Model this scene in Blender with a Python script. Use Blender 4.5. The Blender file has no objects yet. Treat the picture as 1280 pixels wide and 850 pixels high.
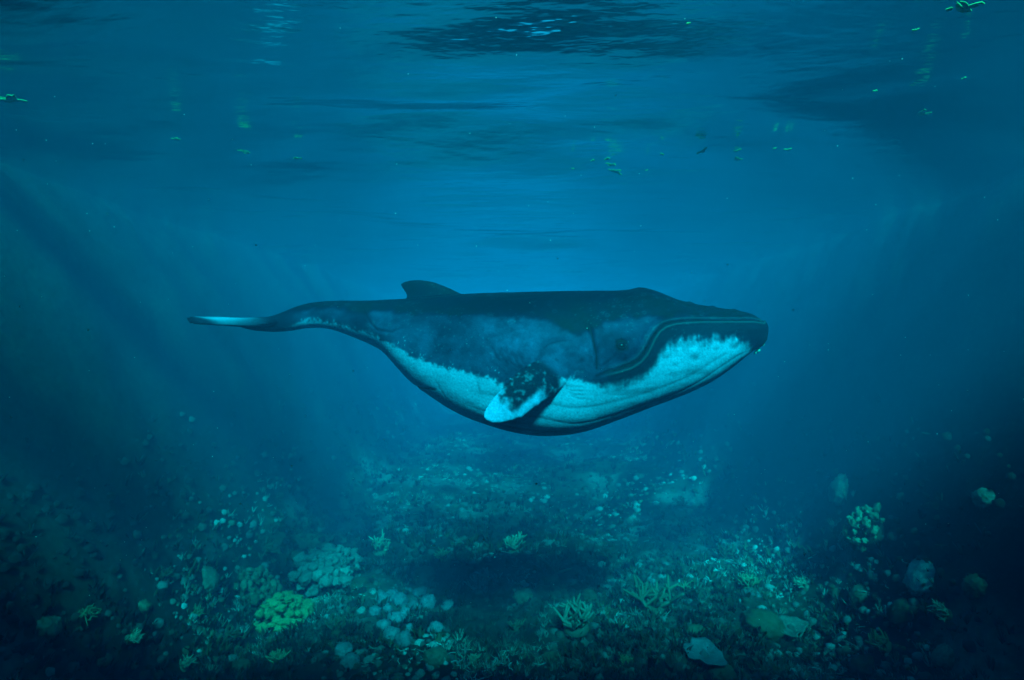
import bpy, bmesh, math, random
import numpy as np
from mathutils import Vector, Quaternion

sc = bpy.context.scene
C = sc.collection
rng = np.random.default_rng(7)
random.seed(7)

# ------------------------------------------------------------------ camera, sky, sun, exposure
F = 700.0            # focal length in pixels of a 1280 px wide frame
D = 9.0              # metres from the camera to the whale's midline
K = D / F            # metres per pixel at the whale
H = 3.2              # water surface above the camera
BED = -6.0           # sea bed below the camera
SHELF_Y = 2.2         # front edge of the added shade shelf overhead
SUN_EL, SUN_AZ = 45.0, 168.0

cam = bpy.data.cameras.new('camera')
cam_o = bpy.data.objects.new('camera', cam)
C.objects.link(cam_o)
sc.camera = cam_o
cam_o.rotation_euler = (math.radians(90), 0, 0)
cam.sensor_width = 36
cam.lens = 36 * F / 1280
cam.clip_start = 0.05
cam.clip_end = 2000

world = bpy.data.worlds.new('World')
sc.world = world
world.use_nodes = True
wt = world.node_tree
sky = wt.nodes.new('ShaderNodeTexSky')
sky.sky_type = 'NISHITA'
sky.sun_disc = False
sky.sun_elevation = math.radians(SUN_EL)
sky.sun_rotation = math.radians(SUN_AZ)
wt.links.new(sky.outputs[0], wt.nodes['Background'].inputs[0])
wt.nodes['Background'].inputs[1].default_value = 0.05

sun = bpy.data.lights.new('sun', 'SUN')
sun.energy = 5.0
sun.angle = math.radians(10.0)
sun.color = (1.0, 0.98, 0.94)
sun_o = bpy.data.objects.new('sun', sun)
C.objects.link(sun_o)
sun_o.rotation_euler = (math.radians(-(90 - SUN_EL)), 0, math.radians(-SUN_AZ))

vs = sc.view_settings
vs.view_transform = 'Standard'
vs.look = 'None'
vs.exposure = 2.2
vs.gamma = 1.0
cy = sc.cycles
cy.max_bounces = 10
cy.diffuse_bounces = 3
cy.glossy_bounces = 3
cy.volume_bounces = 3
cy.transparent_max_bounces = 12
cy.use_denoising = True
cy.sample_clamp_indirect = 4.0

WATER_SCATTER = 0.0195
WATER_COLOR = (0.06, 0.50, 1.0)
WATER_ABSORB = (0.55, 0.0265, 0.016)

# ------------------------------------------------------------------ numpy helpers
def hash3(ix, iy, iz, seed):
    h = (ix.astype(np.int64) * 374761393 + iy.astype(np.int64) * 668265263 + iz.astype(np.int64) * 2147483647 + seed * 974711) & 0x7fffffff
    h = ((h ^ (h >> 13)) * 1274126177) & 0x7fffffff
    h = ((h ^ (h >> 16)) * 1103515245) & 0x7fffffff
    return ((h ^ (h >> 15)) & 0xffff) / 65535.0

def vnoise(p, freq=1.0, seed=0):
    q = np.asarray(p, float) * freq
    i = np.floor(q).astype(np.int64)
    f = q - i
    f = f * f * f * (f * (f * 6 - 15) + 10)
    r = 0
    for dx in (0, 1):
        for dy in (0, 1):
            for dz in (0, 1):
                w = (f[:, 0] if dx else 1 - f[:, 0]) * (f[:, 1] if dy else 1 - f[:, 1]) * (f[:, 2] if dz else 1 - f[:, 2])
                r = r + w * hash3(i[:, 0] + dx, i[:, 1] + dy, i[:, 2] + dz, seed)
    return r * 2 - 1

def fbm(p, freq=1.0, octv=4, seed=0, gain=0.5):
    a, s, r = 1.0, 0.0, 0
    for o in range(octv):
        r = r + a * vnoise(p, freq * 2.03 ** o, seed + 11 * o)
        s += a
        a *= gain
    return r / s

def worley(p, freq, seed=0):
    q = np.asarray(p, float) * freq
    i = np.floor(q).astype(np.int64)
    best = np.full(len(q), 9.0)
    for dx in (-1, 0, 1):
        for dy in (-1, 0, 1):
            for dz in (-1, 0, 1):
                c = i + np.array([dx, dy, dz])
                pt = c + np.stack([hash3(c[:, 0], c[:, 1], c[:, 2], seed + s) for s in (1, 2, 3)], -1)
                best = np.minimum(best, ((q - pt) ** 2).sum(1))
    return np.sqrt(best)

def sstep(a, b, x):
    t = np.clip((x - a) / (b - a), 0, 1)
    return t * t * (3 - 2 * t)

def new_mesh(name, V, faces, smooth=True, col=None, mat=None):
    V = np.asarray(V, np.float32)
    me = bpy.data.meshes.new(name)
    fs = np.asarray(faces)
    n = fs.shape[1]
    me.vertices.add(len(V))
    me.vertices.foreach_set('co', V.ravel())
    me.loops.add(fs.size)
    me.loops.foreach_set('vertex_index', fs.ravel().astype(np.int32))
    me.polygons.add(len(fs))
    me.polygons.foreach_set('loop_start', np.arange(0, fs.size, n, dtype=np.int32))
    me.update(calc_edges=True)
    me.polygons.foreach_set('use_smooth', np.full(len(fs), smooth))
    if col is not None:
        set_col(me, col)
    if mat:
        me.materials.append(mat)
    return me

def set_col(me, col):
    a = me.attributes.new('tint', 'FLOAT_COLOR', 'POINT')
    c = np.ones((len(col), 4), np.float32)
    c[:, :3] = col
    a.data.foreach_set('color', c.ravel())

def link(name, me, parent=None, label=None, cat=None, group=None, kind=None, loc=None):
    o = bpy.data.objects.new(name, me)
    C.objects.link(o)
    if parent: o.parent = parent
    if label: o['label'] = label
    if cat: o['category'] = cat
    if group: o['group'] = group
    if kind: o['kind'] = kind
    if loc is not None: o.location = loc
    return o

# ------------------------------------------------------------------ materials
def base_mat(name):
    m = bpy.data.materials.new(name)
    m.use_nodes = True
    nt = m.node_tree
    return m, nt, nt.nodes['Principled BSDF']

def tint_mat(name, rough=0.8, ior=1.2, bump=0.0, bscale=40.0, var=0.3, mottle=None):
    """vertex tint x procedural mottling, with fine bump"""
    m, nt, b = base_mat(name)
    N, Lk = nt.nodes, nt.links
    at = N.new('ShaderNodeAttribute'); at.attribute_name = 'tint'
    tc = N.new('ShaderNodeTexCoord')
    nz = N.new('ShaderNodeTexNoise'); nz.inputs['Scale'].default_value = bscale; nz.inputs['Detail'].default_value = 6
    Lk.new(tc.outputs['Object'], nz.inputs['Vector'])
    mr = N.new('ShaderNodeMapRange'); mr.inputs['From Min'].default_value = 0.3; mr.inputs['From Max'].default_value = 0.7
    mr.inputs['To Min'].default_value = 1 - var; mr.inputs['To Max'].default_value = 1 + var
    Lk.new(nz.outputs[0], mr.inputs[0])
    mx = N.new('ShaderNodeVectorMath'); mx.operation = 'SCALE'
    Lk.new(at.outputs['Color'], mx.inputs[0]); Lk.new(mr.outputs[0], mx.inputs['Scale'])
    Lk.new(mx.outputs[0], b.inputs['Base Color'])
    b.inputs['Roughness'].default_value = rough
    b.inputs['IOR'].default_value = ior
    if bump:
        bp = N.new('ShaderNodeBump'); bp.inputs['Strength'].default_value = 0.6; bp.inputs['Distance'].default_value = bump
        Lk.new(nz.outputs[0], bp.inputs['Height']); Lk.new(bp.outputs[0], b.inputs['Normal'])
    return m

M_SKIN = tint_mat('whale_skin', 0.5, 1.07, 0.006, 34.0, 0.24)
M_REEF = tint_mat('reef_ground', 0.9, 1.1, 0.03, 9.0, 0.35)
M_CORAL = tint_mat('coral', 0.85, 1.1, 0.01, 30.0, 0.25)
M_WEED = tint_mat('drift_weed', 0.6, 1.2, 0.0, 20.0, 0.3)

def plain(name, colr, rough=0.5):
    m, nt, b = base_mat(name)
    N, Lk = nt.nodes, nt.links
    nz = N.new('ShaderNodeTexNoise'); nz.inputs['Scale'].default_value = 30
    rp = N.new('ShaderNodeValToRGB')
    rp.color_ramp.elements[0].color = (*[c * 0.7 for c in colr], 1)
    rp.color_ramp.elements[1].color = (*[min(1, c * 1.3) for c in colr], 1)
    Lk.new(nz.outputs[0], rp.inputs[0]); Lk.new(rp.outputs[0], b.inputs['Base Color'])
    b.inputs['Roughness'].default_value = rough
    return m

# ------------------------------------------------------------------ water surface
def build_surface():
    ys = np.concatenate([np.linspace(-150, -8, 24)[:-1], np.linspace(-8, 0, 20)[:-1], np.linspace(0, 45, 300)[:-1], np.geomspace(45, 220, 60)])
    xs = np.concatenate([-np.geomspace(150, 34, 16)[:-1], np.linspace(-34, 34, 280)[:-1], np.geomspace(34, 150, 16)])
    X, Y = np.meshgrid(xs, ys)
    x, y = X.ravel(), Y.ravel()
    P = np.stack([x * 0.55, y, np.zeros_like(x)], -1)
    warp = fbm(P, 0.10, 2, 5) * 3.0
    z = np.zeros_like(x)
    r2 = np.random.default_rng(3)
    for lam, amp, ang in [(7.5, .060, 80), (5.2, .045, 104), (3.6, .034, 68), (2.6, .022, 118), (1.9, .014, 92), (1.35, .009, 60)]:
        a = math.radians(ang)
        z += amp * np.sin((x * math.cos(a) + (y + warp) * math.sin(a)) * 2 * math.pi / lam + r2.uniform(0, 6))
    z += 0.07 * fbm(P, 0.28, 3, 21)
    I = np.arange(x.size).reshape(X.shape)
    Fc = np.stack([I[:-1, :-1], I[:-1, 1:], I[1:, 1:], I[1:, :-1]], -1).reshape(-1, 4)
    m = bpy.data.materials.new('water_surface'); m.use_nodes = True
    t = m.node_tree; t.nodes.clear()
    N, Lk = t.nodes, t.links
    out = N.new('ShaderNodeOutputMaterial')
    fr = N.new('ShaderNodeFresnel'); fr.inputs[0].default_value = 1.33
    mx = N.new('ShaderNodeMixShader')
    tr = N.new('ShaderNodeBsdfTransparent')
    gl = N.new('ShaderNodeBsdfGlossy'); gl.inputs['Roughness'].default_value = 0.13; gl.inputs['Color'].default_value = (.6, .6, .6, 1)
    tc = N.new('ShaderNodeTexCoord'); mp = N.new('ShaderNodeMapping'); mp.inputs['Scale'].default_value = (0.6, 1.5, 1)
    nz = N.new('ShaderNodeTexNoise'); nz.inputs['Scale'].default_value = 1.3; nz.inputs['Detail'].default_value = 4
    bp = N.new('ShaderNodeBump'); bp.inputs['Strength'].default_value = 1.0; bp.inputs['Distance'].default_value = 0.06
    Lk.new(tc.outputs['Object'], mp.inputs[0]); Lk.new(mp.outputs[0], nz.inputs['Vector']); Lk.new(nz.outputs[0], bp.inputs['Height'])
    Lk.new(bp.outputs[0], gl.inputs['Normal']); Lk.new(bp.outputs[0], fr.inputs['Normal'])
    Lk.new(fr.outputs[0], mx.inputs[0]); Lk.new(tr.outputs[0], mx.inputs[1]); Lk.new(gl.outputs[0], mx.inputs[2])
    Lk.new(mx.outputs[0], out.inputs['Surface'])
    me = new_mesh('water_surface', np.stack([x, y, H + z], -1), Fc, True, None, m)
    link('water_surface', me, kind='structure', label='rippled sea surface seen from below', cat='water')
build_surface()

# ------------------------------------------------------------------ sea bed, with added reef flanks climbing to the surface to darken the sides
TOP = H + 0.45 - BED
def bed_height(x, y, fine=True):
    P = np.stack([x, y, np.zeros_like(x)], -1)
    mid = 0.5 * np.sin(y * 0.03 + 0.6)
    w = 0.5 * fbm(P, 0.12, 2, 40)
    a = np.abs(x - mid) + w
    t = np.clip((a - 5.2) / 4.6, 0, 1) ** 1.25
    base = BED + TOP * t * t * (3 - 2 * t)
    d = 0.75 * fbm(P, 0.16, 2, 50) + 0.30 * fbm(P, 0.55, 2, 60)
    if fine:
        wl = worley(np.stack([x, y, base * 0.7], -1), 1.1, 70)
        d = d + 0.30 * (0.45 - np.minimum(wl, 0.9) ** 1.3) * (0.5 + vnoise(P, 0.3, 77))
        d = d + 0.13 * fbm(np.stack([x, y, base], -1), 2.2, 3, 80)
    return np.minimum(base + d, H + 0.5)

def bed_tint(p):
    """patchy reef: dark weed turf, olive algae, pale sand-dusted rubble"""
    a = fbm(p, 0.30, 4, 90)
    b = fbm(p, 1.1, 3, 91)
    c = fbm(p, 0.7, 3, 92)
    dark = np.array([0.010, 0.015, 0.014]); olive = np.array([0.03, 0.042, 0.033]); pale = np.array([0.09, 0.105, 0.10])
    k1 = sstep(-0.25, 0.35, a + 0.6 * b)[:, None]
    k2 = (sstep(0.18, 0.55, c + 0.5 * a + 0.25 * b))[:, None]
    col = dark * (1 - k1) + olive * k1
    col = col * (1 - k2) + pale * k2
    # the added flanks are coloured dark to put the frame sides in shade
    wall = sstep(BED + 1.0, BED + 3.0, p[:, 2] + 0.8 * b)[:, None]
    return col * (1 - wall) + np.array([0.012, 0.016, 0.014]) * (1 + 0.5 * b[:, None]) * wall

def build_bed():
    ys = np.concatenate([np.linspace(-150, -6, 26)[:-1], np.linspace(-6, 3.5, 24)[:-1], np.geomspace(3.5, 50, 430)[:-1], np.geomspace(50, 220, 40)])
    xs = np.concatenate([-np.geomspace(150, 20, 20)[:-1], np.linspace(-20, 20, 470)[:-1], np.geomspace(20, 150, 20)])
    X, Y = np.meshgrid(xs, ys)
    x, y = X.ravel(), Y.ravel()
    z = bed_height(x, y)
    V = np.stack([x, y, z], -1)
    I = np.arange(x.size).reshape(X.shape)
    Fc = np.stack([I[:-1, :-1], I[:-1, 1:], I[1:, 1:], I[1:, :-1]], -1).reshape(-1, 4)
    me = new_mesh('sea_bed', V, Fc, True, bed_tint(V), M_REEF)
    link('sea_bed', me, kind='structure', label='dark coral-covered sea bed climbing into added reef flanks that darken the sides', cat='sea bed')
build_bed()

# unseen rock shelf, added over the camera to shade the near water
def build_shade_shelf():
    nx, nr = 90, 26
    xs = np.linspace(-11, 11, nx)
    V = []
    prof = [(-26, H + 0.42), (-18, H + 0.40), (-10, H + 0.42), (-5, H + 0.40), (-2, H + 0.38), (-.8, H + 0.30), (-.25, H + 0.05), (0, H - 0.3), (-.05, H - .7), (-.5, H - 1.05), (-1.5, H - 1.3), (-4, H - 1.5), (-10, H - 2.0), (-18, H - 3.0), (-26, H - 5.0)]
    for x in xs:
        for dy, z in prof:
            V.append((x, SHELF_Y + dy, z))
    V = np.array(V)
    n = len(prof)
    e = fbm(V * np.array([1, 0, 0]) + 3, 0.35, 4, 130)
    edge = sstep(-4, 0, V[:, 1] - SHELF_Y)
    V[:, 1] += 0.7 * e * edge
    low = V[:, 2] < H - 0.2
    V[low, 2] += 0.35 * fbm(V[low], 0.8, 3, 131)
    Fc = []
    for i in range(nx - 1):
        for j in range(n):
            k = (j + 1) % n
            Fc.append((i * n + j, i * n + k, (i + 1) * n + k, (i + 1) * n + j))
    col = np.array([.03, .036, .032]) * (1 + .5 * fbm(V, .9, 3, 132))[:, None]
    link('shade_shelf', new_mesh('shade_shelf', V, np.array(Fc), True, col, M_REEF), kind='structure', label='unseen dark rock shelf added overhead to shade the near water', cat='rock')
build_shade_shelf()

# ------------------------------------------------------------------ coral templates
def ico(sub):
    bm = bmesh.new(); bmesh.ops.create_icosphere(bm, subdivisions=sub, radius=1.0)
    V = np.array([v.co[:] for v in bm.verts]); Fc = np.array([[v.index for v in f.verts] for f in bm.faces]); bm.free()
    return V, Fc
ICO = {s: ico(s) for s in (1, 2, 3, 4)}

def finger(p0, p1, r0, r1, n=4, rounds=True):
    p0, p1 = np.array(p0, float), np.array(p1, float)
    d = p1 - p0; d /= np.linalg.norm(d)
    u = np.cross(d, [0.3, 0.5, 0.8]); u /= np.linalg.norm(u); v = np.cross(d, u)
    V, a = [], np.arange(n) / n * 2 * math.pi
    for p, r in ((p0, r0), (p0 * 0.4 + p1 * 0.6, (r0 + r1) * 0.55), (p1, r1)):
        V += [p + r * (math.cos(t) * u + math.sin(t) * v) for t in a]
    V.append(p1 + d * r1)
    Fc = []
    for k in range(2):
        for i in range(n):
            j = (i + 1) % n
            Fc += [[k * n + i, k * n + j, (k + 1) * n + j], [k * n + i, (k + 1) * n + j, (k + 1) * n + i]]
    for i in range(n):
        Fc.append([2 * n + i, 2 * n + (i + 1) % n, 3 * n])
    return np.array(V), np.array(Fc)

def join(parts):
    V, Fc, o = [], [], 0
    for v, f in parts:
        V.append(v); Fc.append(f + o); o += len(v)
    return np.concatenate(V), np.concatenate(Fc)

def t_knob(seed, sub=1):
    V, Fc = ICO[sub]
    V = V * (1 + 0.28 * fbm(V + seed * 7.3, 1.6, 2, seed))[:, None]
    V = V * np.array([1, 1, 0.75])
    Fc = Fc[(V[Fc][:, :, 2].max(1) > -0.1)]
    return V, Fc

def t_tuft(seed, n=8, hgt=1.0, thin=0.1):
    r = np.random.default_rng(seed); P = []
    for i in range(n):
        a = r.uniform(0, 6.28); t = r.uniform(0.1, 1.0)
        d = np.array([math.cos(a) * t, math.sin(a) * t, r.uniform(0.4, 1.0) * hgt])
        s_ = np.array([-d[1], d[0], 0]) / t * thin
        o = d * np.array([.25, .25, 0])
        P.append((np.array([o - s_, o + s_, o + d * [.15, .15, 0] - [0, 0, thin], d + s_ * .5, d - s_ * .5]), np.array([[0, 1, 3], [0, 3, 4], [1, 2, 3], [2, 0, 4], [2, 4, 3]])))
    return join(P)

def t_blade(seed, n=7):
    r = np.random.default_rng(seed); V, Fc = [], []
    for i in range(n):
        a = r.uniform(0, 6.28); b = np.array([math.cos(a), math.sin(a), 0]); s = np.array([-b[1], b[0], 0])
        o = b * r.uniform(0, .5); w = r.uniform(.08, .16); h = r.uniform(.6, 1.1); k = len(V)
        V += [o - s * w, o + s * w, o + s * w * .8 + b * .25 + [0, 0, h * .6], o - s * w * .8 + b * .25 + [0, 0, h * .6], o + b * .6 + [0, 0, h]]
        Fc += [[k, k + 1, k + 2], [k, k + 2, k + 3], [k + 3, k + 2, k + 4]]
    return np.array(V), np.array(Fc)

def t_stick(seed):
    r = np.random.default_rng(seed)
    P = [np.array([-1, 0, 0.1]), np.array([-.3, r.uniform(-.3, .3), .2]), np.array([.35, r.uniform(-.4, .4), .15]), np.array([1, r.uniform(-.5, .5), .25])]
    return join([finger(P[i], P[i + 1], .10, .08, 3) for i in range(3)])

def scatter_pts(n, seed, y0=5.0, y1=42.0, power=1.0):
    r = np.random.default_rng(seed)
    y = y0 * (y1 / y0) ** (r.uniform(0, 1, n) ** power)
    x = r.uniform(-1.02, 1.02, n) * (y * 0.95 + 1.5)
    k = np.abs(x) < 19
    return x[k], y[k], r

def scatter(name, temps, n, size, tint, seed, label, cat, patch, patch_thr=0.0, sink=0.2, zs=1.0):
    x, y, r = scatter_pts(n, seed)
    P0 = np.stack([x, y, np.zeros_like(x)], -1)
    keep = fbm(P0, patch, 3, seed) + 0.15 * r.normal(size=len(x)) > patch_thr
    x, y = x[keep], y[keep]
    z = bed_height(x, y)
    k2 = z < BED + 1.2 + 3.6 * r.uniform(0, 1, len(z))
    x, y, z = x[k2], y[k2], z[k2]
    n = len(x)
    s = size[0] + (size[1] - size[0]) * r.uniform(0, 1, n) ** 2.2
    s = s * (1 + 0.02 * y)
    rot = r.uniform(0, 6.28, n)
    which = r.integers(0, len(temps), n)
    P = np.stack([x, y, z], -1)
    tc = tint(P, r, n)
    VV, FF, CC, off = [], [], [], 0
    for ti, (tv, tf) in enumerate(temps):
        sel = np.where(which == ti)[0]
        if not len(sel): continue
        c, sn = np.cos(rot[sel])[:, None], np.sin(rot[sel])[:, None]
        S = s[sel][:, None]
        tx = tv[None, :, 0] * S; ty = tv[None, :, 1] * S; tz = tv[None, :, 2] * S * zs
        vx = tx * c - ty * sn + x[sel][:, None]; vy = tx * sn + ty * c + y[sel][:, None]; vz = tz + z[sel][:, None] - sink * S
        VV.append(np.stack([vx, vy, vz], -1).reshape(-1, 3))
        nv = len(tv)
        FF.append((tf[None] + (np.arange(len(sel)) * nv)[:, None, None]).reshape(-1, 3) + off)
        hl = np.clip(tv[:, 2] * 0.5 + 0.7, 0.5, 1.2)[None, :, None] * 0 + 1
        CC.append(np.broadcast_to(tc[sel][:, None, :] * hl, (len(sel), nv, 3)).reshape(-1, 3))
        off += nv * len(sel)
    me = new_mesh(name, np.concatenate(VV), np.concatenate(FF), True, np.concatenate(CC), M_CORAL)
    return link(name, me, kind='stuff', label=label, cat=cat)

def pal(cols, jit=0.3):
    cols = np.array(cols)
    def f(P, r, n):
        i = r.integers(0, len(cols), n)
        patch = 0.28 + 1.5 * sstep(-.25, .5, fbm(P, 0.33, 4, 300))
        patch = patch * (1 - 0.8 * sstep(BED + 0.9, BED + 2.8, P[:, 2]))      # shade painted into the tint up the added flanks
        return np.clip(0.53 * cols[i] * (1 + jit * r.normal(size=(n, 1))).clip(.3, 2) * patch[:, None], 0.01, 0.6)
    return f

scatter('coral_lumps', [t_knob(i, 1) for i in range(8)], 34000, (0.025, 0.11), pal([(.05, .06, .06), (.10, .12, .11), (.17, .19, .19), (.06, .08, .06), (.26, .28, .28)]), 11,
        'low knobbly coral lumps crowded over the sea bed', 'coral', 0.5, -0.25)
scatter('branching_coral_turf', [t_tuft(i, 10) for i in range(8)], 34000, (0.05, 0.16), pal([(.05, .065, .05), (.09, .115, .09), (.15, .175, .15), (.24, .27, .25)]), 12,
        'short stubby branching coral turf over the sea bed', 'coral', 0.4, -0.1)
scatter('coral_rubble', [t_stick(i) for i in range(6)], 16000, (0.03, 0.13), pal([(.12, .14, .13), (.22, .25, .24), (.36, .38, .37)]), 13,
        'pale broken coral sticks strewn over the sea bed', 'rubble', 0.6, 0.05, sink=0.0)
scatter('seaweed_turf', [t_blade(i) for i in range(6)], 24000, (0.06, 0.20), pal([(.022, .034, .025), (.035, .055, .035), (.06, .08, .05)]), 14,
        'dark leafy seaweed turf between the corals', 'seaweed', 0.35, -0.05, sink=0.05)

# ------------------------------------------------------------------ single corals that can be told apart
def ground_at(px, py):
    """walk the sight line through a place of the picture until it meets the sea bed"""
    d = np.array([(px - 640) / F, 1.0, -(py - 425) / F])
    s = np.linspace(3, 60, 4000)
    z = bed_height(d[0] * s, d[1] * s)
    k = np.argmax(d[2] * s <= z)
    return np.array([d[0] * s[k], d[1] * s[k], z[k]])

def coral_head(px, py, r, colr, label, group=None, kind='boulder', seed=0, flat=0.7, name=None):
    p = ground_at(px, py)
    r = r * p[1] / F * 62
    rr = np.random.default_rng(seed + 1000)
    colr = np.array(colr)
    root = bpy.data.objects.new({'boulder': 'boulder_coral', 'cauliflower': 'cauliflower_coral', 'branch': 'branching_coral', 'rock': 'reef_rock', 'plate': 'plate_coral'}[kind], None)
    C.objects.link(root)
    root.empty_display_size = 0.1
    root.location = p
    # stand square to the slope
    e = 0.35
    hx = bed_height(np.array([p[0] + e, p[0] - e]), np.array([p[1], p[1]]), False)
    hy = bed_height(np.array([p[0], p[0]]), np.array([p[1] + e, p[1] - e]), False)
    nrm = Vector((-(hx[0] - hx[1]) / (2 * e) * .8, -(hy[0] - hy[1]) / (2 * e) * .8, 1)).normalized()
    root.rotation_mode = 'QUATERNION'
    root.rotation_quaternion = Vector((0, 0, 1)).rotation_difference(nrm) @ Quaternion((0, 0, 1), rr.uniform(0, 6.28))
    root['label'] = label; root['category'] = 'rock' if kind == 'rock' else 'coral'
    if group: root['group'] = group
    if kind in ('boulder', 'rock'):
        V, Fc = ICO[4]
        rug = 0.34 if kind == 'boulder' else 0.34
        d = 1 + 0.22 * fbm(V + seed, 1.3, 2, seed) + rug * (0.5 - np.minimum(worley(V + seed * 3.1, 6.0, seed), 0.9)) + 0.05 * fbm(V + seed, 7, 2, seed)
        W = V * d[:, None] * np.array([1, 0.9, flat]) * r
        t = colr * (0.8 + 0.45 * fbm(V + seed, 2.5, 3, seed + 4))[:, None]
        link('head', new_mesh('head', W, Fc, True, np.clip(t, .01, .7), M_CORAL), root)
    elif kind == 'cauliflower':
        base, Fc = ICO[2]
        link('base', new_mesh('base', base * np.array([.75, .75, .4]) * r * (1 + .2 * fbm(base + seed, 2, 2, seed))[:, None], Fc, True, np.tile(colr * .6, (len(base), 1)), M_CORAL), root)
        n = 54
        for i in range(n):
            a = i * 2.399; q = math.sqrt((i + .5) / n)
            c = (np.array([math.cos(a) * q * .9, math.sin(a) * q * .9, (1 - q * q) ** .5 * flat + .08]) + rr.normal(size=3) * [.06, .06, .05]) * r
            s = r * rr.uniform(.06, .18)
            V, f2 = ICO[3]
            W = V * (1 + .75 * fbm(V + i + seed, 2.0, 3, seed + i))[:, None] * s * np.array([rr.uniform(.8, 1.4), rr.uniform(.7, 1.2), rr.uniform(.6, 1.1)]) + c
            link('lobe', new_mesh('lobe', W, f2, True, np.tile(np.clip(colr * rr.uniform(.7, 1.3), .01, .7), (len(W), 1)), M_CORAL), root)
    elif kind == 'branch':
        base, Fc = ICO[2]
        link('base', new_mesh('base', base * np.array([.5, .5, .25]) * r, Fc, True, np.tile(colr * .6, (len(base), 1)), M_CORAL), root)
        for i in range(16):
            a = rr.uniform(0, 6.28); t = rr.uniform(.2, 1)
            e = np.array([math.cos(a) * t, math.sin(a) * t, rr.uniform(.4, .95) * flat * 1.4]) * r
            P = [finger(e * .1, e * .65, r * .085, r * .06, 5)]
            for k in range(3):
                e2 = e * .6 + np.array([rr.normal() * .25, rr.normal() * .25, rr.uniform(.2, .5)]) * r
                P.append(finger(e * .6, e2, r * .06, r * .035, 5))
            V, f2 = join(P)
            link('branch', new_mesh('branch', V, f2, True, np.tile(np.clip(colr * rr.uniform(.75, 1.3), .01, .7), (len(V), 1)), M_CORAL), root)
    elif kind == 'plate':
        n, m = 28, 6
        V, Fc = [], []
        ph = rr.uniform(0, 6, 3)
        for side in (0, 1):
            for j in range(m + 1):
                q = j / m
                for i in range(n):
                    a = i / n * 2 * math.pi
                    R = r * q * (1 + .14 * math.sin(3 * a + ph[0]) + .08 * math.sin(7 * a + ph[1]))
                    V.append([math.cos(a) * R, math.sin(a) * R * .8, r * (.30 + .16 * q * q + .03 * math.sin(9 * a + ph[2]) * q) - side * r * .07 * (1 - .6 * q)])
        o = (m + 1) * n
        for j in range(m):
            for i in range(n):
                k = (i + 1) % n
                Fc.append([j * n + i, (j + 1) * n + i, (j + 1) * n + k, j * n + k])
                Fc.append([o + j * n + i, o + j * n + k, o + (j + 1) * n + k, o + (j + 1) * n + i])
        for i in range(n):
            k = (i + 1) % n
            Fc.append([m * n + i, o + m * n + i, o + m * n + k, m * n + k])
        V = np.array(V)
        t = colr * (0.85 + .5 * fbm(V, 6 / r, 3, seed))[:, None]
        link('plate', new_mesh('plate', V, np.array(Fc), True, np.clip(t, .01, .7), M_CORAL), root)
        V, f2 = finger((0, 0, -.3 * r), (0, 0, .3 * r), .3 * r, .22 * r, 9)
        link('stalk', new_mesh('stalk', V, f2, True, np.tile(colr * .6, (len(V), 1)), M_CORAL), root)
    return root

GREEN = (.09, .18, .08); PGREEN = (.065, .095, .065); PALE = (.12, .14, .125); BLUEP = (.11, .13, .15); DARK = (.04, .055, .04); SAND = (.09, .105, .085)
coral_head(352, 782, .62, GREEN, 'bright green domed coral with knobbly lobes', kind='cauliflower', seed=1, flat=.75)
coral_head(318, 742, .50, PGREEN, 'pale green lobed coral just behind the bright green domed coral', kind='cauliflower', seed=2, flat=.6)
coral_head(410, 716, .75, (.11, .13, .12), 'wide low pale coral at the foot of the reef slope behind the green domed coral', kind='cauliflower', seed=3, flat=.3)
coral_head(1092, 668, .50, PGREEN, 'large pale green lobed coral on the reef slope above a pale pitted rock', kind='cauliflower', seed=4, flat=.85)
coral_head(1062, 676, .20, PALE, 'small pale lobed coral leaning on the large pale green lobed coral', kind='cauliflower', seed=5)
coral_head(1150, 722,   .42, (.22, .24, .24), 'pale pitted rock below the large pale green lobed coral', kind='rock', seed=6, flat=.25)
coral_head(1052, 612, .35, (.11, .13, .11), 'pale rock showing dimly high on the reef slope', kind='rock', seed=7, flat=.5)
coral_head(1232, 624, .25, (.10, .12, .10), 'pale rock near the top of the dark reef slope', kind='rock', seed=8, flat=.6)
coral_head(955, 782, .42, PGREEN, 'ridged green boulder coral beside a pale flat plate coral', kind='boulder', seed=9, flat=.6)
coral_head(988, 790, .34, PALE, 'small pale plate coral beside the ridged green boulder coral', kind='plate', seed=10)
coral_head(880, 826, .45, BLUEP, 'low pale plate coral like a thin shelf over dark weed', kind='plate', seed=11)
coral_head(905, 846, .3, PGREEN, 'ribbed green boulder coral under the thin shelf coral', kind='boulder', seed=12)
coral_head(720, 786, .55, SAND, 'pale thin-branched coral thicket in the middle of the channel floor', kind='branch', seed=13)
coral_head(815, 762, .6, PGREEN, 'green bushy branching coral beside the pale thicket', kind='branch', seed=14)
coral_head(685, 722, .45, SAND, 'pale yellowish branching coral far down the channel floor', kind='branch', seed=15)
coral_head(600, 738, .35, BLUEP, 'pale blue branching coral standing alone in the channel', kind='branch', seed=16)
lobes = [(478, 750, .16), (490, 745, .14), (500, 752, .17), (484, 762, .13), (494, 775, .18), (506, 768, .14), (480, 783, .15), (490, 796, .20), (505, 803, .22), (520, 760, .15), (535, 755, .18), (430, 815, .2), (545, 790, .2), (512, 790, .15), (468, 766, .13), (560, 760, .16), (525, 742, .14), (438, 830, .2)]
for i, (a, b, r_) in enumerate(lobes):
    coral_head(a, b, r_, BLUEP, 'small round pale blue coral knob among a scattered cluster', 'pale blue coral knobs', 'boulder', 30 + i, .9)
near = []
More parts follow.
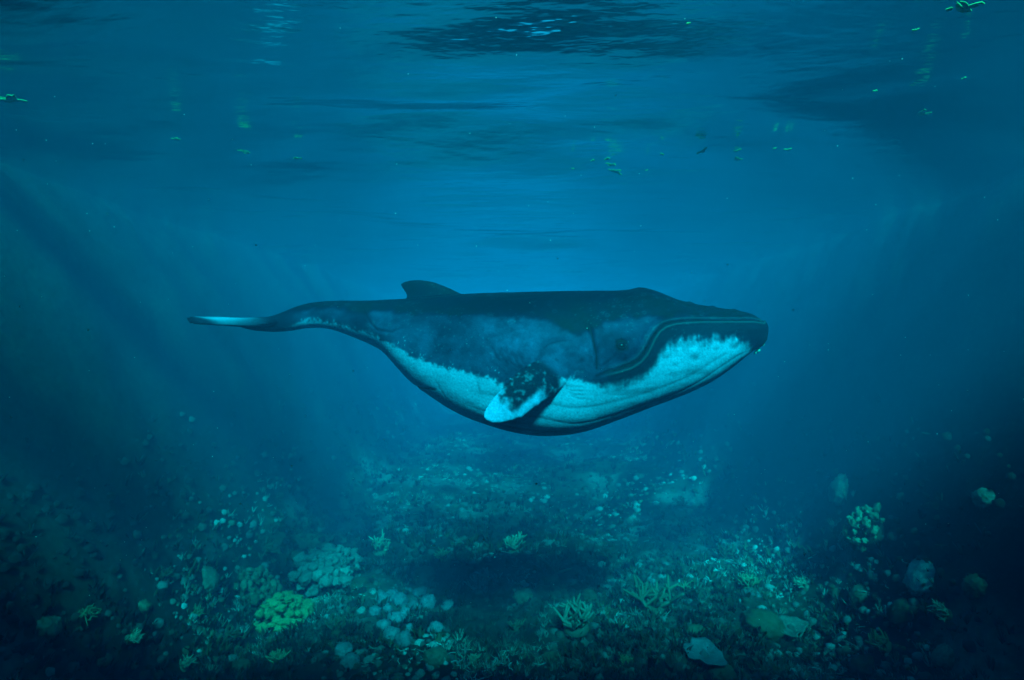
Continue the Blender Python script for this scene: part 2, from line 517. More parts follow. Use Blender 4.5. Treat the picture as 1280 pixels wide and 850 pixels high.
bush = [(205, 720), (240, 770), (160, 800), (290, 800), (110, 770), (400, 760), (420, 790), (560, 700), (640, 690), (760, 700), (850, 740), (1000, 735), (1040, 790), (1110, 810), (1190, 770), (1010, 830), (780, 830), (600, 830), (640, 790), (350, 830), (230, 835), (905, 700), (940, 735), (475, 690), (330, 690)]
for i, (a, b) in enumerate(bush):
    near.append((coral_head(a + random.uniform(-8, 8), b, random.uniform(.16, .34), [DARK, (.10, .15, .09), (.16, .22, .16)][i % 3], 'dark olive bushy branching coral on the reef floor', 'olive bushy corals', 'branch', 60 + i, .8), ['blackish', 'dark olive', 'grey-olive'][i % 3] + ' bushy branching coral'))
dome = [(180, 755), (260, 725), (450, 735), (530, 725), (655, 745), (735, 742), (870, 790), (1075, 745), (1130, 765), (1220, 735), (1180, 830), (1080, 835), (690, 820), (545, 825), (300, 840), (130, 830), (60, 790), (375, 700)]
for i, (a, b) in enumerate(dome):
    near.append((coral_head(a, b + random.uniform(-5, 5), random.uniform(.14, .32), [(.06, .085, .06), (.10, .13, .10), (.04, .055, .04)][i % 3], 'dull grey-green boulder coral half sunk in the reef floor', 'grey-green boulder corals', 'boulder', 100 + i, .65), ['grey-green', 'pale grey-green', 'very dark'][i % 3] + ' low boulder coral'))


LAND = [((352, 782), 'the bright green domed coral'), ((410, 716), 'the wide low pale coral'), ((1092, 668), 'the large pale green lobed coral'), ((880, 826), 'the thin shelf coral'),
        ((720, 786), 'the pale thin-branched thicket'), ((955, 782), 'the ridged green boulder coral'), ((490, 775), 'the pale blue knob cluster'), ((685, 722), 'the pale yellowish branching coral'), ((600, 738), 'the lone pale blue branching coral')]
LP = [(ground_at(*q), t) for q, t in LAND]
seen = {}
for o, what in sorted(near, key=lambda e: min(np.linalg.norm(np.array(e[0].location) - p) for p, t in LP)):
    p, t = min(LP, key=lambda e: np.linalg.norm(np.array(o.location) - e[0]))
    k = seen[(what, t)] = seen.get((what, t), 0) + 1
    o['label'] = what + ', ' + ['closest', 'second closest', 'third closest', 'fourth closest', 'fifth closest'][min(k, 5) - 1] + ' to ' + t

# ------------------------------------------------------------------ drifting weed flecks just under the surface
def weed(px, py, wpx, colr, label, group, seed, long=2.2):
    r = np.random.default_rng(seed)
    zt = H - 0.16
    s = zt / ((425 - py) / F)
    p = np.array([(px - 640) / F * s, s, zt])
    L = wpx / F * s * 0.42
    V, Fc = [], []
    for b in range(4):
        a = r.normal() * .5; o = np.array([r.normal() * .3, r.normal() * .3, r.normal() * .15]) * L
        w = L / long * r.uniform(.4, .8); n = 6
        k0 = len(V)
        for side in (0, 1):
            for i in range(n):
                t = i / (n - 1) * 2 - 1
                c = np.array([t * L * .8, .35 * L * math.sin(t * 2 + b), .22 * L * math.sin(t * 3 + b * 2)]) + o
                ww = w * (1 - t * t) ** .5 + .1 * w
                for q in (-1, 1):
                    V.append(c * np.array([1, 1, .4]) + np.array([0, ww * q, ww * q * .12]) + np.array([0, 0, .012 * side]))
        V_ = n * 2
        for i in range(n - 1):
            Fc.append([k0 + i * 2, k0 + i * 2 + 2, k0 + i * 2 + 3, k0 + i * 2 + 1])
            Fc.append([k0 + V_ + i * 2, k0 + V_ + i * 2 + 1, k0 + V_ + i * 2 + 3, k0 + V_ + i * 2 + 2])
            Fc.append([k0 + i * 2, k0 + V_ + i * 2, k0 + V_ + i * 2 + 2, k0 + i * 2 + 2])
            Fc.append([k0 + i * 2 + 1, k0 + i * 2 + 3, k0 + V_ + i * 2 + 3, k0 + V_ + i * 2 + 1])
    V = np.array(V)
    t = np.array(colr) * (1 + .4 * vnoise(V, 3 / L, seed))[:, None]
    o = link('drifting_weed', new_mesh('drifting_weed', V, np.array(Fc), True, np.clip(t, .02, .9), M_WEED), None, label, 'seaweed', group, None, p)
    o.rotation_euler = (0, r.normal() * .2, r.normal() * .5)
YG = (.13, .20, .07)
weed(12, 124, 40, (.10, .16, .06), 'broad ragged green weed scrap at the surface above the reef flank', None, 1)
weed(1208, 8, 40, YG, 'yellow-green weed strand trailing under the dark rippled surface', None, 2, 3.5)
weed(1156, 142, 26, (.15, .24, .10), 'dull green weed tatter hanging below the surface over the reef slope', None, 3)
for i, (a, b, w) in enumerate([(741, 201, 6), (758, 199, 9), (763, 206, 15), (770, 215, 15), (828, 193, 7), (878, 188, 16), (922, 188, 12), (921, 199, 13), (984, 187, 10), (968, 186, 7), (808, 213, 6), (304, 190, 14), (372, 198, 10), (1094, 114, 7), (1205, 98, 7), (860, 30, 6), (1145, 38, 8), (220, 174, 10), (1187, 12, 10), (716, 211, 5)]):
    weed(a, b, w, YG, 'tiny yellow-green weed fleck drifting just under the surface', 'drifting weed flecks', 10 + i)

# ------------------------------------------------------------------ floating specks
def specks():
    r = np.random.default_rng(5)
    n = 420
    y = r.uniform(2.0, 16, n)
    p = np.stack([r.uniform(-.95, .95, n) * y, y, r.uniform(-.55, .6, n) * y], -1)
    p = p[(p[:, 2] < H - .5) & (p[:, 2] > bed_height(p[:, 0], p[:, 1]) + .6)]
    tv, tf = ICO[1]
    s = r.uniform(.0015, .0045, len(p)) * (.6 + .12 * p[:, 1])
    V = (tv[None] * s[:, None, None] + p[:, None]).reshape(-1, 3)
    Fc = (tf[None] + (np.arange(len(p)) * len(tv))[:, None, None]).reshape(-1, 3)
    link('drifting_specks', new_mesh('drifting_specks', V, Fc, True, np.full((len(V), 3), .6), M_WEED), kind='stuff', label='tiny pale specks drifting in the water', cat='specks')
specks()

# ------------------------------------------------------------------ the whale
# profile in picture units (1 unit = K metres), x to the head, rows down
TOPC = np.array([(300, 401), (325, 398), (340, 395), (355, 389.5), (370, 383.5), (385, 379.5), (400, 377.3), (420, 376), (460, 375.8), (500, 374), (540, 371), (580, 367.5), (620, 366), (660, 365), (700, 364), (740, 363.5), (770, 363.3), (785, 362.4), (800, 361), (812, 362.3), (822, 365.5), (832, 369.3), (842, 373.3), (852, 376.3), (862, 378.8), (880, 382.2), (900, 385.3), (920, 388), (935, 391), (944, 394.2), (950, 398.6), (954, 402), (956.5, 407)], float)
BOTC = np.array([(300, 409), (320, 413.5), (335, 415), (350, 415), (365, 413.5), (380, 411), (395, 409.8), (405, 410.3), (420, 413.5), (435, 419), (450, 425), (465, 431.5), (480, 440), (490, 450), (500, 462), (510, 472.5), (520, 481), (540, 494.5), (560, 507), (580, 517), (600, 524.5), (620, 531), (640, 536), (660, 539.5), (680, 541), (700, 540), (720, 537), (740, 531), (760, 523.5), (780, 516), (800, 508.5), (820, 501.5), (840, 494.5), (860, 486.5), (880, 477), (900, 464.5), (920, 450.5), (935, 440), (944, 435.5), (950, 432), (954, 426), (956.5, 416)], float)
HW = np.array([(300, 6), (330, 11), (360, 11), (385, 12), (420, 17), (460, 27), (500, 42), (540, 55), (580, 65), (620, 73), (660, 78), (700, 80), (740, 79), (780, 76), (820, 70), (860, 61), (900, 49), (925, 38), (940, 29), (950, 20), (954, 14), (956.5, 7)], float)
ZW = np.array([(300, 405), (360, 400), (420, 395), (460, 400), (500, 422), (560, 446), (620, 460), (700, 468), (780, 458), (830, 443), (880, 424), (920, 413), (945, 412), (956.5, 411)], float)

def cr(tab, x):
    """smooth interpolation of a profile table"""
    xs, ys = tab[:, 0], tab[:, 1]
    m = np.gradient(ys, xs)
    i = np.clip(np.searchsorted(xs, x) - 1, 0, len(xs) - 2)
    h = xs[i + 1] - xs[i]
    t = np.clip((x - xs[i]) / h, 0, 1)
    return (2 * t**3 - 3 * t**2 + 1) * ys[i] + (t**3 - 2 * t**2 + t) * h * m[i] + (-2 * t**3 + 3 * t**2) * ys[i + 1] + (t**3 - t**2) * h * m[i + 1]

def n_up(x): return 2.15 - 0.45 * sstep(820, 880, x)
def n_lo(x): return 2.1 + 1.1 * sstep(470, 600, x) - 0.3 * sstep(860, 930, x)
def half_at(U, V):
    """half width of the trunk (picture units) at profile position U, V"""
    U = np.asarray(U, float); V = np.asarray(V, float)
    t, b, w, z = cr(TOPC, U), cr(BOTC, U), cr(HW, U), cr(ZW, U)
    up = V < z
    q = np.where(up, (z - V) / np.maximum(z - t, 1e-3), (V - z) / np.maximum(b - z, 1e-3)).clip(0, .999)
    n = np.where(up, n_up(U), n_lo(U))
    return w * (1 - q ** n) ** (1 / n)

def img2loc(pts):
    """picture position on the near flank -> profile position, allowing for the flank being nearer than the midline"""
    P = np.asarray(pts, float).reshape(-1, 2)
    Q = P.copy()
    for _ in range(8):
        mag = D / (D - half_at(Q[:, 0], Q[:, 1]) * K)
        Q = np.array([640, 425]) + (P - [640, 425]) / mag[:, None]
    return Q

def L3(U, y, V):     # picture units -> whale-local metres (origin at whale centre line, y away from camera)
    return np.stack([(np.asarray(U) - 640) * K, np.asarray(y) * K, (425 - np.asarray(V)) * K], -1)

def loft(rings):
    n = len(rings[0]); m = len(rings)
    V = np.concatenate(rings + [rings[0].mean(0)[None], rings[-1].mean(0)[None]])
    Fc = []
    for j in range(m - 1):
        for i in range(n):
            k = (i + 1) % n
            Fc.append((j * n + i, j * n + k, (j + 1) * n + k, (j + 1) * n + i))
    for i in range(n):
        k = (i + 1) % n
        Fc.append((m * n, k, i)); Fc.append((m * n + 1, (m - 1) * n + i, (m - 1) * n + k))
    return V, Fc

def whale_body():
    parts = []
    th = np.linspace(0, 2 * math.pi, 72, endpoint=False)
    rings = []
    for x in np.concatenate([np.linspace(302, 940, 190), np.linspace(941, 956.3, 16)]):
        t, b, w, z = [float(cr(T, np.array(x))) for T in (TOPC, BOTC, HW, ZW)]
        c, s = np.cos(th), np.sin(th)
        n = np.where(s > 0, float(n_up(np.array(x))), float(n_lo(np.array(x))))
        yy = w * np.sign(c) * np.abs(c) ** (2 / n)
        vv = z - np.where(s > 0, (z - t), (b - z)) * np.sign(s) * np.abs(s) ** (2 / n)
        rings.append(L3(np.full(len(th), x), yy, vv))
    parts.append(loft(rings))
    # dorsal fin
    rings = []
    a = np.linspace(0, 2 * math.pi, 32, endpoint=False)
    for py, fx, rx, tk in [(388, 606, 503, 12), (374, 588, 507.5, 10), (369, 580, 508, 8.2), (364.5, 571, 506, 6.8), (360, 561.5, 502.5, 5.8), (356.5, 553, 500.5, 5), (353.8, 546, 501.5, 4.2), (351.6, 537, 506, 3.4), (350.2, 527, 513, 2.2)]:
        cx, hx = (fx + rx) / 2, (fx - rx) / 2
        taper = 1 - .35 * np.cos(a) * -1
        rings.append(L3(cx + hx * np.cos(a), tk * np.sin(a) * (0.75 + .25 * np.cos(a)), np.full(32, py)))
    parts.append(loft(rings))
    # flukes
    for sgn in (-1, 1):
        rings = []
        for s in np.linspace(0, 1, 26):
            lead = 352 - 8 * s - 40 * s ** 2.0
            trail = 296 - 10 * math.sin(s * 2.2) + 16 * s ** 3
            if s > .96: lead = trail + (lead - trail) * .6
            y = sgn * (2 + 118 * s)
            cx, hx = (lead + trail) / 2, max((lead - trail) / 2, 2.5)
            tk = 7.0 * (1 - s) ** 1.1 + 1.7
            lv = 402 + 2.5 * s
            f = np.cos(a)
            pitch = 7.0 * (1 - .5 * s) * f * float(sstep(0, .5, s))
            rings.append(L3(cx + hx * f, np.full(32, y), lv + pitch - tk * np.sin(a) * (.62 + .38 * f)))
        parts.append(loft(rings))
    # flippers: stations of (picture x, y, half chord, metres toward the camera, half thickness)
    st = [(722, 446, 13, .55, 12), (709, 455, 18.5, .86, 11), (695, 463, 22, 1.00, 10), (677, 473, 24, 1.13, 9.0), (659, 487, 24.5, 1.26, 8), (643, 500, 22.5, 1.38, 7), (629, 510.5, 19, 1.48, 5.6), (617.5, 518, 14, 1.56, 4.2), (610, 521.5, 9, 1.61, 2.6), (605.5, 522.5, 4, 1.63, 1.6)]
    ch = np.array([.60, .80])
    for sgn in (-1, 1):
        rings = []
        for i, (px, py, hc, dep, tk) in enumerate(st):
            mag = D / (D - dep)
            U, V = 640 + (px - 640) / mag, 425 + (py - 425) / mag
            hc2 = hc / mag
            f, g = np.cos(a), np.sin(a)
            knob = 0.06 * math.sin(i * 2.6) * (f > .5)
            rings.append(L3(U + ch[0] * hc2 * (f + knob), sgn * (dep / K + tk * g * (.7 + .3 * f)) * np.ones(32) + 0 * f, V + ch[1] * hc2 * (f + knob)))
        parts.append(loft(rings))
    V, Fc, o = [], [], 0
    for v, f in parts:
        V.append(v); Fc += [tuple(i + o for i in q) for q in f]; o += len(v)
    me = bpy.data.meshes.new('tmp_whale'); me.from_pydata(np.concatenate(V).tolist(), [], Fc); me.update()
    bm = bmesh.new(); bm.from_mesh(me)
    bmesh.ops.recalc_face_normals(bm, faces=bm.faces); bm.to_mesh(me); bm.free()
    ob = bpy.data.objects.new('tmp_whale', me); C.objects.link(ob)
    rm = ob.modifiers.new('r', 'REMESH'); rm.mode = 'VOXEL'; rm.voxel_size = 0.0165; rm.adaptivity = 0
    sm = ob.modifiers.new('s', 'SMOOTH'); sm.iterations = 5; sm.factor = .5
    dg = bpy.context.evaluated_depsgraph_get(); dg.update()
    out = bpy.data.meshes.new_from_object(ob.evaluated_get(dg))
    bpy.data.objects.remove(ob)
    return out

def seg_dist(P, line):
    """distance and side from points to a polyline (profile units); positive side = below/right of travel"""
    best = np.full(len(P), 1e9); side = np.zeros(len(P)); par = np.zeros(len(P))
    acc = 0.0
    for i in range(len(line) - 1):
        a, b = line[i], line[i + 1]
        d = b - a; l = np.linalg.norm(d)
        t = np.clip(((P - a) @ d) / (l * l), 0, 1)
        r = P - (a + t[:, None] * d)
        dist = np.hypot(r[:, 0], r[:, 1])
        k = dist < best
        best[k] = dist[k]
        side[k] = (d[0] * r[k, 1] - d[1] * r[k, 0])
        par[k] = acc + t[k] * l
        acc += l
    return best, np.sign(side), par / acc

def bell(d, w): return np.exp(-(d / w) ** 2)

def build_whale():
    me = whale_body()
    n = len(me.vertices)
    co = np.empty(n * 3, np.float32); me.vertices.foreach_get('co', co); co = co.reshape(-1, 3).astype(float)
    no = np.empty(n * 3, np.float32); me.vertices.foreach_get('normal', no); no = no.reshape(-1, 3).astype(float)
    U, Yd, V = 640 + co[:, 0] / K, co[:, 1] / K, 425 - co[:, 2] / K
    P = np.stack([U, V], -1)
    hw = half_at(U, V)
    ay = np.abs(Yd)
    inside = (U > 300) & (U < 957)
    top, bot = cr(TOPC, np.clip(U, 300, 956.5)), cr(BOTC, np.clip(U, 300, 956.5))
    # which member a vertex belongs to
    fluke = U < 372
    fl_w = 1 - sstep(345, 385, U)
    off = ay - hw
    flip = (U < 735) & (U > 590) & (off > 5) & (V > 425) & (ay > 40)
    flw = np.where((U < 735) & (U > 590) & (V > 425) & (ay > 40), sstep(3, 9, off), 0)
    body = 1 - np.maximum(flw, 0)
    side = sstep(.25, .6, ay / np.maximum(hw, 1))      # away from the midline
    disp = np.zeros(n)
    crk = np.zeros(n)
    # --- mouth
    mouth = img2loc([(951, 401.5), (940, 399.8), (920, 400), (900, 400), (875, 400), (855, 400.5), (842, 402), (830, 405.5), (821, 412), (814, 422), (809, 433), (804, 442), (797, 450), (786, 456.5), (772, 461), (758, 464.5), (746, 469.5)])
    dm, sm_, pm = seg_dist(P, mouth)
    hs = sstep(735, 760, U)
    sgn = -sm_                          # travel head->tail; below the line positive
    # orient side by test: point under the lip must be 'below'
    tst = seg_dist(np.array([[880.0, 425.0]]), mouth)[1][0]
    below = (sm_ * tst) > 0
    disp += hs * body * (np.where(below, 1, 0) * 2.4 * np.exp(-(dm / 13) ** 2) * (0.4 + .6 * (1 - sstep(.8, 1, pm))) - (2.0 + 3.0 * sstep(938, 950, U)) * bell(dm, 2.2) - 1.1 * bell(np.where(below, 99, dm) - 7, 3.0) + 1.0 * bell(np.where(below, dm, 99) - 4.5, 1.6))
    # --- head/neck crease and folds
    def crease(pts, depth, w, lip=0.0, fade=True):
        nonlocal disp, crk
        d, s_, t = seg_dist(P, img2loc(pts))
        f = np.sin(np.clip(t, 0.02, .98) * math.pi) ** .5 if fade else 1
        disp += body * side * f * (-depth * bell(d, w) + lip * bell(d - 2.2 * w, w))
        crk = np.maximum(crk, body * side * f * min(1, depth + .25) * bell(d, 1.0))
        return d, t
    dcr, tcr = crease([(733, 402), (739, 415), (743, 430), (746, 445), (746, 460)], 1.7, 2.2, .5)
    crease([(450, 385), (458, 393), (463, 404), (472, 413), (490, 415), (505, 408)], .9, 1.6, .2)
    dsc, tsc = crease([(514, 482), (525, 485), (538, 486.5), (544, 487)], .9, 1.6)
    dbk, tbk = crease([(612, 379), (630, 374), (650, 371), (676, 370)], .7, 1.5)
    crease([(662, 377), (674, 372)], .5, 1.3)
    crease([(675, 440), (686, 430), (700, 426), (715, 426)], .6, 3, .3)
    for k in range(5):
        crease([(612 + k * 9, 430 + k * 3), (622 + k * 9, 448 + k * 3), (640 + k * 9, 464 + k * 2)], .55, 2.0, .3)
    crease([(541, 470), (550, 486), (560, 502)], .35, 1.0)
    crease([(594, 470), (599, 486), (602, 498)], .35, 1.0)
    for k in range(4):
        crease([(700 + 4 * k, 478 + 5 * k), (712 + 4 * k, 483 + 5 * k), (730 + 3 * k, 484 + 5 * k)], .4, 1.3, .15)
    # --- eye: bulge, ring folds
    ex, ev = img2loc([(777, 432)])[0]
    de = np.hypot(U - ex, (V - ev) * 1.1)
    den = de + 1.6 * vnoise(co, 9, 88)
    disp += side * (1.3 * bell(de, 8) - .8 * bell(den - 5.8, 1.3) - 1.4 * bell(de, 2.4))
    crease([(779, 441), (782, 447), (783, 454)], .8, 1.3)
    crease([(772, 441), (760, 452), (748, 461)], .5, 1.5)
    # --- throat pleats that run with the belly line
    depth_frac = (bot - V) / np.maximum(bot - cr(ZW, np.clip(U, 300, 956)), 1)
    ang = np.arctan2(ay, np.maximum(V - cr(ZW, np.clip(U, 300, 956)), .01) * 1.0)      # 0 at keel
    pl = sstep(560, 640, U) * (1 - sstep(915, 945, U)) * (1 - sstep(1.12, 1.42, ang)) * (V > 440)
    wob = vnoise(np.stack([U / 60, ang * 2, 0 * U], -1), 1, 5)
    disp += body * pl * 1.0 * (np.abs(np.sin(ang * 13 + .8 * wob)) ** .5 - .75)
    # --- tubercles on jaw and rostrum, splash guard
    tub = [(833, 440, 4.2, 2.0), (868, 441, 4.6, 2.4), (850, 426, 3.6, 1.5), (918, 427, 4.5, 2.2), (896, 432, 3.0, 1.0), (880, 428, 2.6, 1.0), (845, 452, 3, .9)]
    for a_, b_, r_, h_ in tub:
        q = img2loc([(a_, b_)])[0]
        dd = np.hypot(U - q[0], V - q[1])
        disp += side * .95 * (h_ * bell(dd, r_) - .3 * h_ * bell(dd - 1.9 * r_, .6 * r_))
    for k, a_ in enumerate([862, 876, 890, 904, 917, 929]):
        dd = np.hypot(U - a_, (ay - (2 + 14 * (k % 2))) * 1.0)
        disp += 1.5 * bell(dd, 4.0) * (V < top + 12)
    disp += 1.6 * bell(np.hypot((U - 798) * .7, ay - 6), 7) * (V < top + 10) - 1.3 * bell(np.hypot((U - 803) * .5, ay - 2.5), 2.2) * (V < top + 10)
    # flipper knobs along the leading edge
    lead = img2loc([(712, 468), (695, 482), (675, 497), (655, 513), (632, 526)])
    dl, _, tl = seg_dist(P, np.array([640, 425]) + (lead - [640, 425]) * .985)
    disp += flw * 1.5 * bell(dl, 6) * np.maximum(0, np.sin(tl * 26)) ** 2
    # loose skin
    q3 = co.copy()
    disp += .5 * fbm(q3, 1.6, 3, 8) + .30 * fbm(q3, 6, 3, 9) * (1 - .5 * flw)
    co2 = co + no * (disp * K)[:, None]
    # ---------------------------------------------------------------- colours of the skin
    nz = fbm(q3, 3.0, 4, 20); nf = fbm(q3, 14, 3, 21); nff = vnoise(q3, 34, 22)
    back = np.array([.003, .003, .011]); flank = np.array([.036, .034, .068]); white = np.array([.23, .21, .31])
    # darker saddle along the back
    sad = img2loc([(330, 398), (400, 385), (440, 387), (480, 390), (560, 392), (620, 394), (665, 396), (690, 401), (706, 410), (722, 420), (738, 414), (758, 403), (800, 398), (840, 394), (945, 396)])
    sv = np.interp(U, sad[:, 0], sad[:, 1])
    kf = sstep(-3, 5, V - sv + 5 * nz + 2 * nf)
    kf = kf * (1 - .5 * sstep(720, 770, U)) * (.75 + .5 * nz)
    tone = (.8 + .5 * nz + .3 * nf)
    col = back * (1 - kf[:, None]) + flank * kf[:, None]
    pale = bell(np.hypot((U - 645) / 26, (V - 424) / 22), 1.0) * .5 + bell(np.hypot((U - 715) / 12, (V - 452) / 20), 1.0) * .3
    col = col * tone[:, None] + (flank * 1.5) * (pale * (.6 + .6 * nf))[:, None]
    # white belly
    bl = img2loc([(330, 424), (352, 412), (372, 403), (392, 398.5), (410, 401), (430, 407), (455, 413), (478, 423), (498, 437), (515, 445), (532, 453), (548, 457), (570, 462), (592, 467), (612, 473), (632, 478), (660, 481), (690, 475), (715, 472), (745, 478), (770, 475), (790, 471), (804, 464), (813, 453), (820, 443), (830, 434), (848, 427), (870, 424), (900, 422), (925, 423), (934, 427), (941, 436), (960, 450)])
    bv = np.interp(U, bl[:, 0], bl[:, 1])
    strk = vnoise(np.stack([U / 2.2, V / 26, Yd / 8], -1), 1, 33)
    rag = 4.5 * nf + 2.5 * nff + 4 * nz + np.where(U > 800, 3.0 * strk + 5 * vnoise(np.stack([U / 9, V / 60, Yd / 20], -1), 1, 34), 0)
    wsoft = 4.0 + 9.0 * sstep(690, 820, U)
    kw = sstep(-.4, 1, (V - bv + rag) / wsoft)
    # droplets of white above the border
    wr = worley(q3, 17, 44)
    band = (V > bv - 26) & (V < bv + 2) & (U > 505) & (U < 640)
    spot = (wr < .22) & band & (vnoise(q3, 5, 45) > -.25 + (bv - V) / 30)
    kw = np.maximum(kw, np.where(spot, .75, 0))
    wr2 = worley(q3, 6.5, 47)
    ring = bell(wr2 - .2, .05) * (vnoise(q3, 2, 48) > .35) * .35
    stain = np.clip(.90 + .22 * nz + .10 * nf, .5, 1.08)
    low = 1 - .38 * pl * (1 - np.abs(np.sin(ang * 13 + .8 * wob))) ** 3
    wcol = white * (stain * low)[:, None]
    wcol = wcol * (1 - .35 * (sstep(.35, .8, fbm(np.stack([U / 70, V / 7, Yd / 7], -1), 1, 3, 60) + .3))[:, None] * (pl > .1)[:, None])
    col = col * (1 - kw[:, None]) + wcol * kw[:, None]
    col = col + (ring * (1 - kw))[:, None] * np.array([.05, .055, .07])
    # dark chin, dark lip band, darkened creases
    chin = sstep(936, 946, U + .4 * (V - 415) * -1 * 0 + 3 * nf)
    col = col * (1 - .93 * chin[:, None])  + .012 * chin[:, None]
    lipk = np.where(below & (dm < 24), 1 - sstep(12, 26, dm + 3 * strk + 4 * nf), 0) * hs
    lipk = np.maximum(lipk, 0)
    col = col * (1 - lipk[:, None]) + np.array([.008, .009, .016]) * lipk[:, None]
    rim = bell(np.where(below, dm, 99) - 4.0, .9) * hs * .5 + bell(np.where(below, 99, dm) - 3.2, .9) * hs * .35
    col = col + (rim * .05)[:, None]
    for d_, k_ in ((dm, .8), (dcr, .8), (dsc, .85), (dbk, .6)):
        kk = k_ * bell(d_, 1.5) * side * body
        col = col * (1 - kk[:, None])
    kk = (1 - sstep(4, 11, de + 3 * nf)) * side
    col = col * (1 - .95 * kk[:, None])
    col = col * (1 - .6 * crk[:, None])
    sp = worley(q3, 24, 52)
    spk = (sp < .16) & (vnoise(q3, 2.4, 53) > .1)
    col = col + (np.where(spk, 1, 0) * (1 - kw) * .7)[:, None] * np.array([.05, .055, .075])
    # flukes: dark above, pale stripe beneath with dark margins
    under = sstep(-.15, .3, -no[:, 2]) * fl_w
    stripe = sstep(14, 30, ay) * (1 - sstep(78, 102, ay)) * bell((U - (318 - .12 * ay)) / 17, 1.0)
    fc = np.array([.009, .011, .02])
    tail_c = fc * (1 + .6 * nz[:, None]) + white * (stripe * .9)[:, None]
    col = col * (1 - fl_w[:, None]) + tail_c * fl_w[:, None]
    # flippers: dark mottled blade, white outer third and leading edge
    axis = img2loc([(712, 452), (609, 522)])
    ft = ((P - axis[0]) @ (axis[1] - axis[0])) / ((axis[1] - axis[0]) ** 2).sum()
    lead_k = 1 - sstep(4, 11, dl + 3 * nf)
    wk = np.maximum(sstep(.66, .80, ft + .10 * nf + .05 * nz), lead_k * sstep(.33, .45, ft + .06 * nf))
    mott = sstep(.15, .5, fbm(q3, 20, 3, 70)) * .22
    fcol = (np.array([.005, .006, .012]) + mott[:, None] * np.array([.22, .22, .30])) * (1 - wk[:, None]) + np.array([.20, .18, .29]) * wk[:, None]
    col = col * (1 - flw[:, None]) + fcol * flw[:, None]
    me.vertices.foreach_set('co', co2.astype(np.float32).ravel())
    me.update()
    me.polygons.foreach_set('use_smooth', np.ones(len(me.polygons), bool))
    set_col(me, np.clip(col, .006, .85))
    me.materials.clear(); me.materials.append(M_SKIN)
    me.name = 'whale_body'
    root = bpy.data.objects.new('whale', None); C.objects.link(root)
    root.location = (0, D, 0); root.empty_display_size = .3
    root['label'] = 'humpback whale with dark back and white belly swimming above the reef'
    root['category'] = 'whale'
    link('body', me, root)
    # eyes
    m_eye = plain('eye_dark', (.012, .012, .014), .12)
    for s in (-1, 1):
        y = s * float(half_at(ex, ev)) * 1.0
        V_, f_ = ICO[3]
        p = L3(ex, y, ev)
        e = link('eye', new_mesh('eye', V_ * np.array([.040, .030, .034]) + p + np.array([0, -s * .006, 0]), f_, True, None, m_eye), root)
        th = np.linspace(0, 2 * math.pi, 24, endpoint=False)
        rings = []
        for q in np.linspace(0, 2 * math.pi, 8, endpoint=False):
            R, h_ = .048 + .009 * math.cos(q), .008 * math.sin(q)
            rings.append(np.stack([p[0] + R * np.cos(th) * 1.1, np.full(24, p[1] + s * (.012 + h_)), p[2] + R * np.sin(th) * .85], -1))
        rings.append(rings[0])
        Vv, Ff = [], []
        for j in range(8):
            Vv.append(rings[j])
        for j in range(8):
            for i in range(24):
                k = (i + 1) % 24; j2 = (j + 1) % 8
                Ff.append([j * 24 + i, j * 24 + k, j2 * 24 + k, j2 * 24 + i])
        Vv = np.concatenate(Vv)
        link('eyelid', new_mesh('eyelid', Vv, np.array(Ff), True, np.tile(np.array([.010, .010, .018]), (len(Vv), 1)), M_SKIN), e)
    # barnacles under the chin tip and a few on the jaw
    rr = np.random.default_rng(9)
    for i in range(16):
        px, py = [(936, 437), (940, 435.5), (944, 434), (947, 431), (933, 440), (938, 440.5), (942, 438.5), (946, 435.5)][i % 8]
        px += rr.normal() * .8; py += rr.normal() * .6
        y = (-1 if i < 8 else 1) * rr.uniform(2, 13)
        r_ = rr.uniform(.022, .042)
        p = L3(px, y, py)
        rings = []
        a8 = np.linspace(0, 2 * math.pi, 10, endpoint=False)
        for hh, q in ((-.6, 1.0), (.1, .95), (.6, .62), (.75, .5), (.55, .34), (.2, .22)):
            rings.append(np.stack([q * r_ * np.cos(a8), q * r_ * np.sin(a8) * (1 + .1 * np.sin(3 * a8)), np.full(10, hh * r_)], -1))
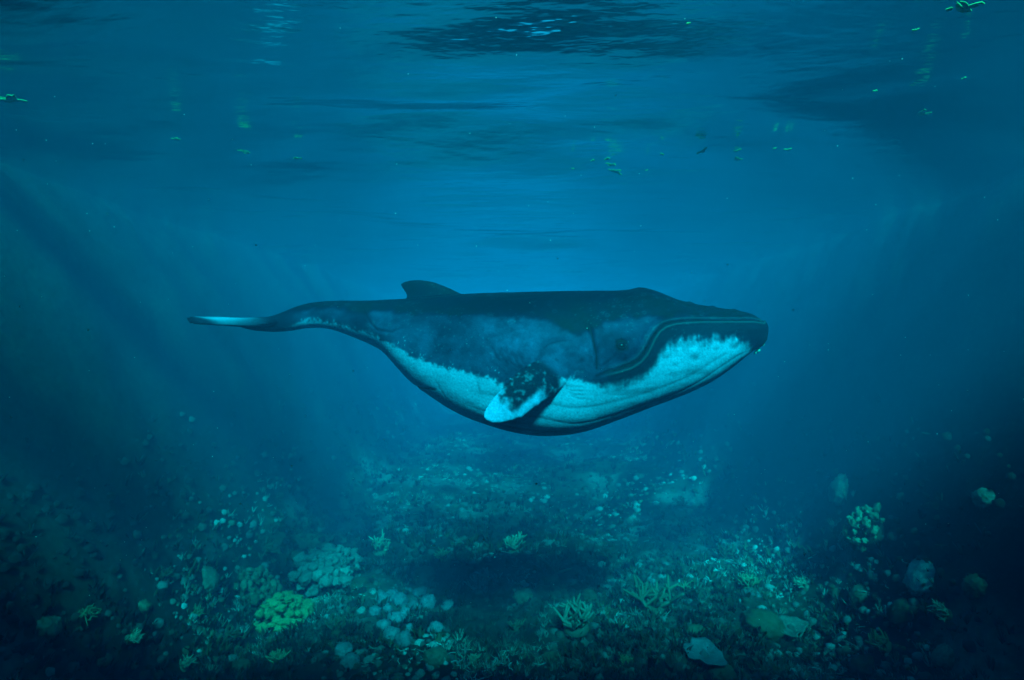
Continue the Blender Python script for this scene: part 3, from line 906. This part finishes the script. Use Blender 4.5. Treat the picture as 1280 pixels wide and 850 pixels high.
        V_, F_ = loft(rings)
        # cone axis points down and forward
        ax = np.array([.35 + rr.normal() * .3, rr.normal() * .3 + np.sign(y) * .3, -1.0]); ax /= np.linalg.norm(ax)
        u = np.cross(ax, [0, 1, 0.1]); u /= np.linalg.norm(u); w = np.cross(ax, u)
        V_ = V_[:, :1] * u + V_[:, 1:2] * w + V_[:, 2:] * ax + p
        bmsh = bpy.data.meshes.new('barnacle'); bmsh.from_pydata(V_.tolist(), [], F_); bmsh.update()
        set_col(bmsh, np.tile(np.array([.34, .36, .30]) * rr.uniform(.6, 1.2), (len(V_), 1)))
        bmsh.materials.append(M_CORAL)
        link('barnacle', bmsh, root)
build_whale()

# ------------------------------------------------------------------ the water itself: one closed box of even density
def build_water():
    m = bpy.data.materials.new('sea_water'); m.use_nodes = True
    t = m.node_tree; t.nodes.clear()
    out = t.nodes.new('ShaderNodeOutputMaterial')
    pv = t.nodes.new('ShaderNodeVolumePrincipled')
    pv.inputs['Color'].default_value = (*WATER_COLOR, 1)
    pv.inputs['Density'].default_value = WATER_SCATTER
    pv.inputs['Density Attribute'].default_value = ''
    pv.inputs['Anisotropy'].default_value = 0.0
    pv.inputs['Absorption Color'].default_value = (1, 1, 1, 1)
    va = t.nodes.new('ShaderNodeVolumeAbsorption')
    mxa = max(WATER_ABSORB)
    va.inputs['Density'].default_value = mxa
    va.inputs['Color'].default_value = (*[1 - a / mxa for a in WATER_ABSORB], 1)
    ad = t.nodes.new('ShaderNodeAddShader')
    t.links.new(pv.outputs[0], ad.inputs[0]); t.links.new(va.outputs[0], ad.inputs[1]); t.links.new(ad.outputs[0], out.inputs['Volume'])
    bm = bmesh.new(); bmesh.ops.create_cube(bm, size=1)
    me = bpy.data.meshes.new('haze'); bm.to_mesh(me); bm.free()
    me.materials.append(m)
    o = link('haze', me, kind='stuff', label='blue sea water filling the whole channel', cat='water')
    zt, zb = H + 0.9, BED - 2.4
    o.scale = (310, 380, zt - zb); o.location = (0, 35, (zt + zb) / 2)
build_water()
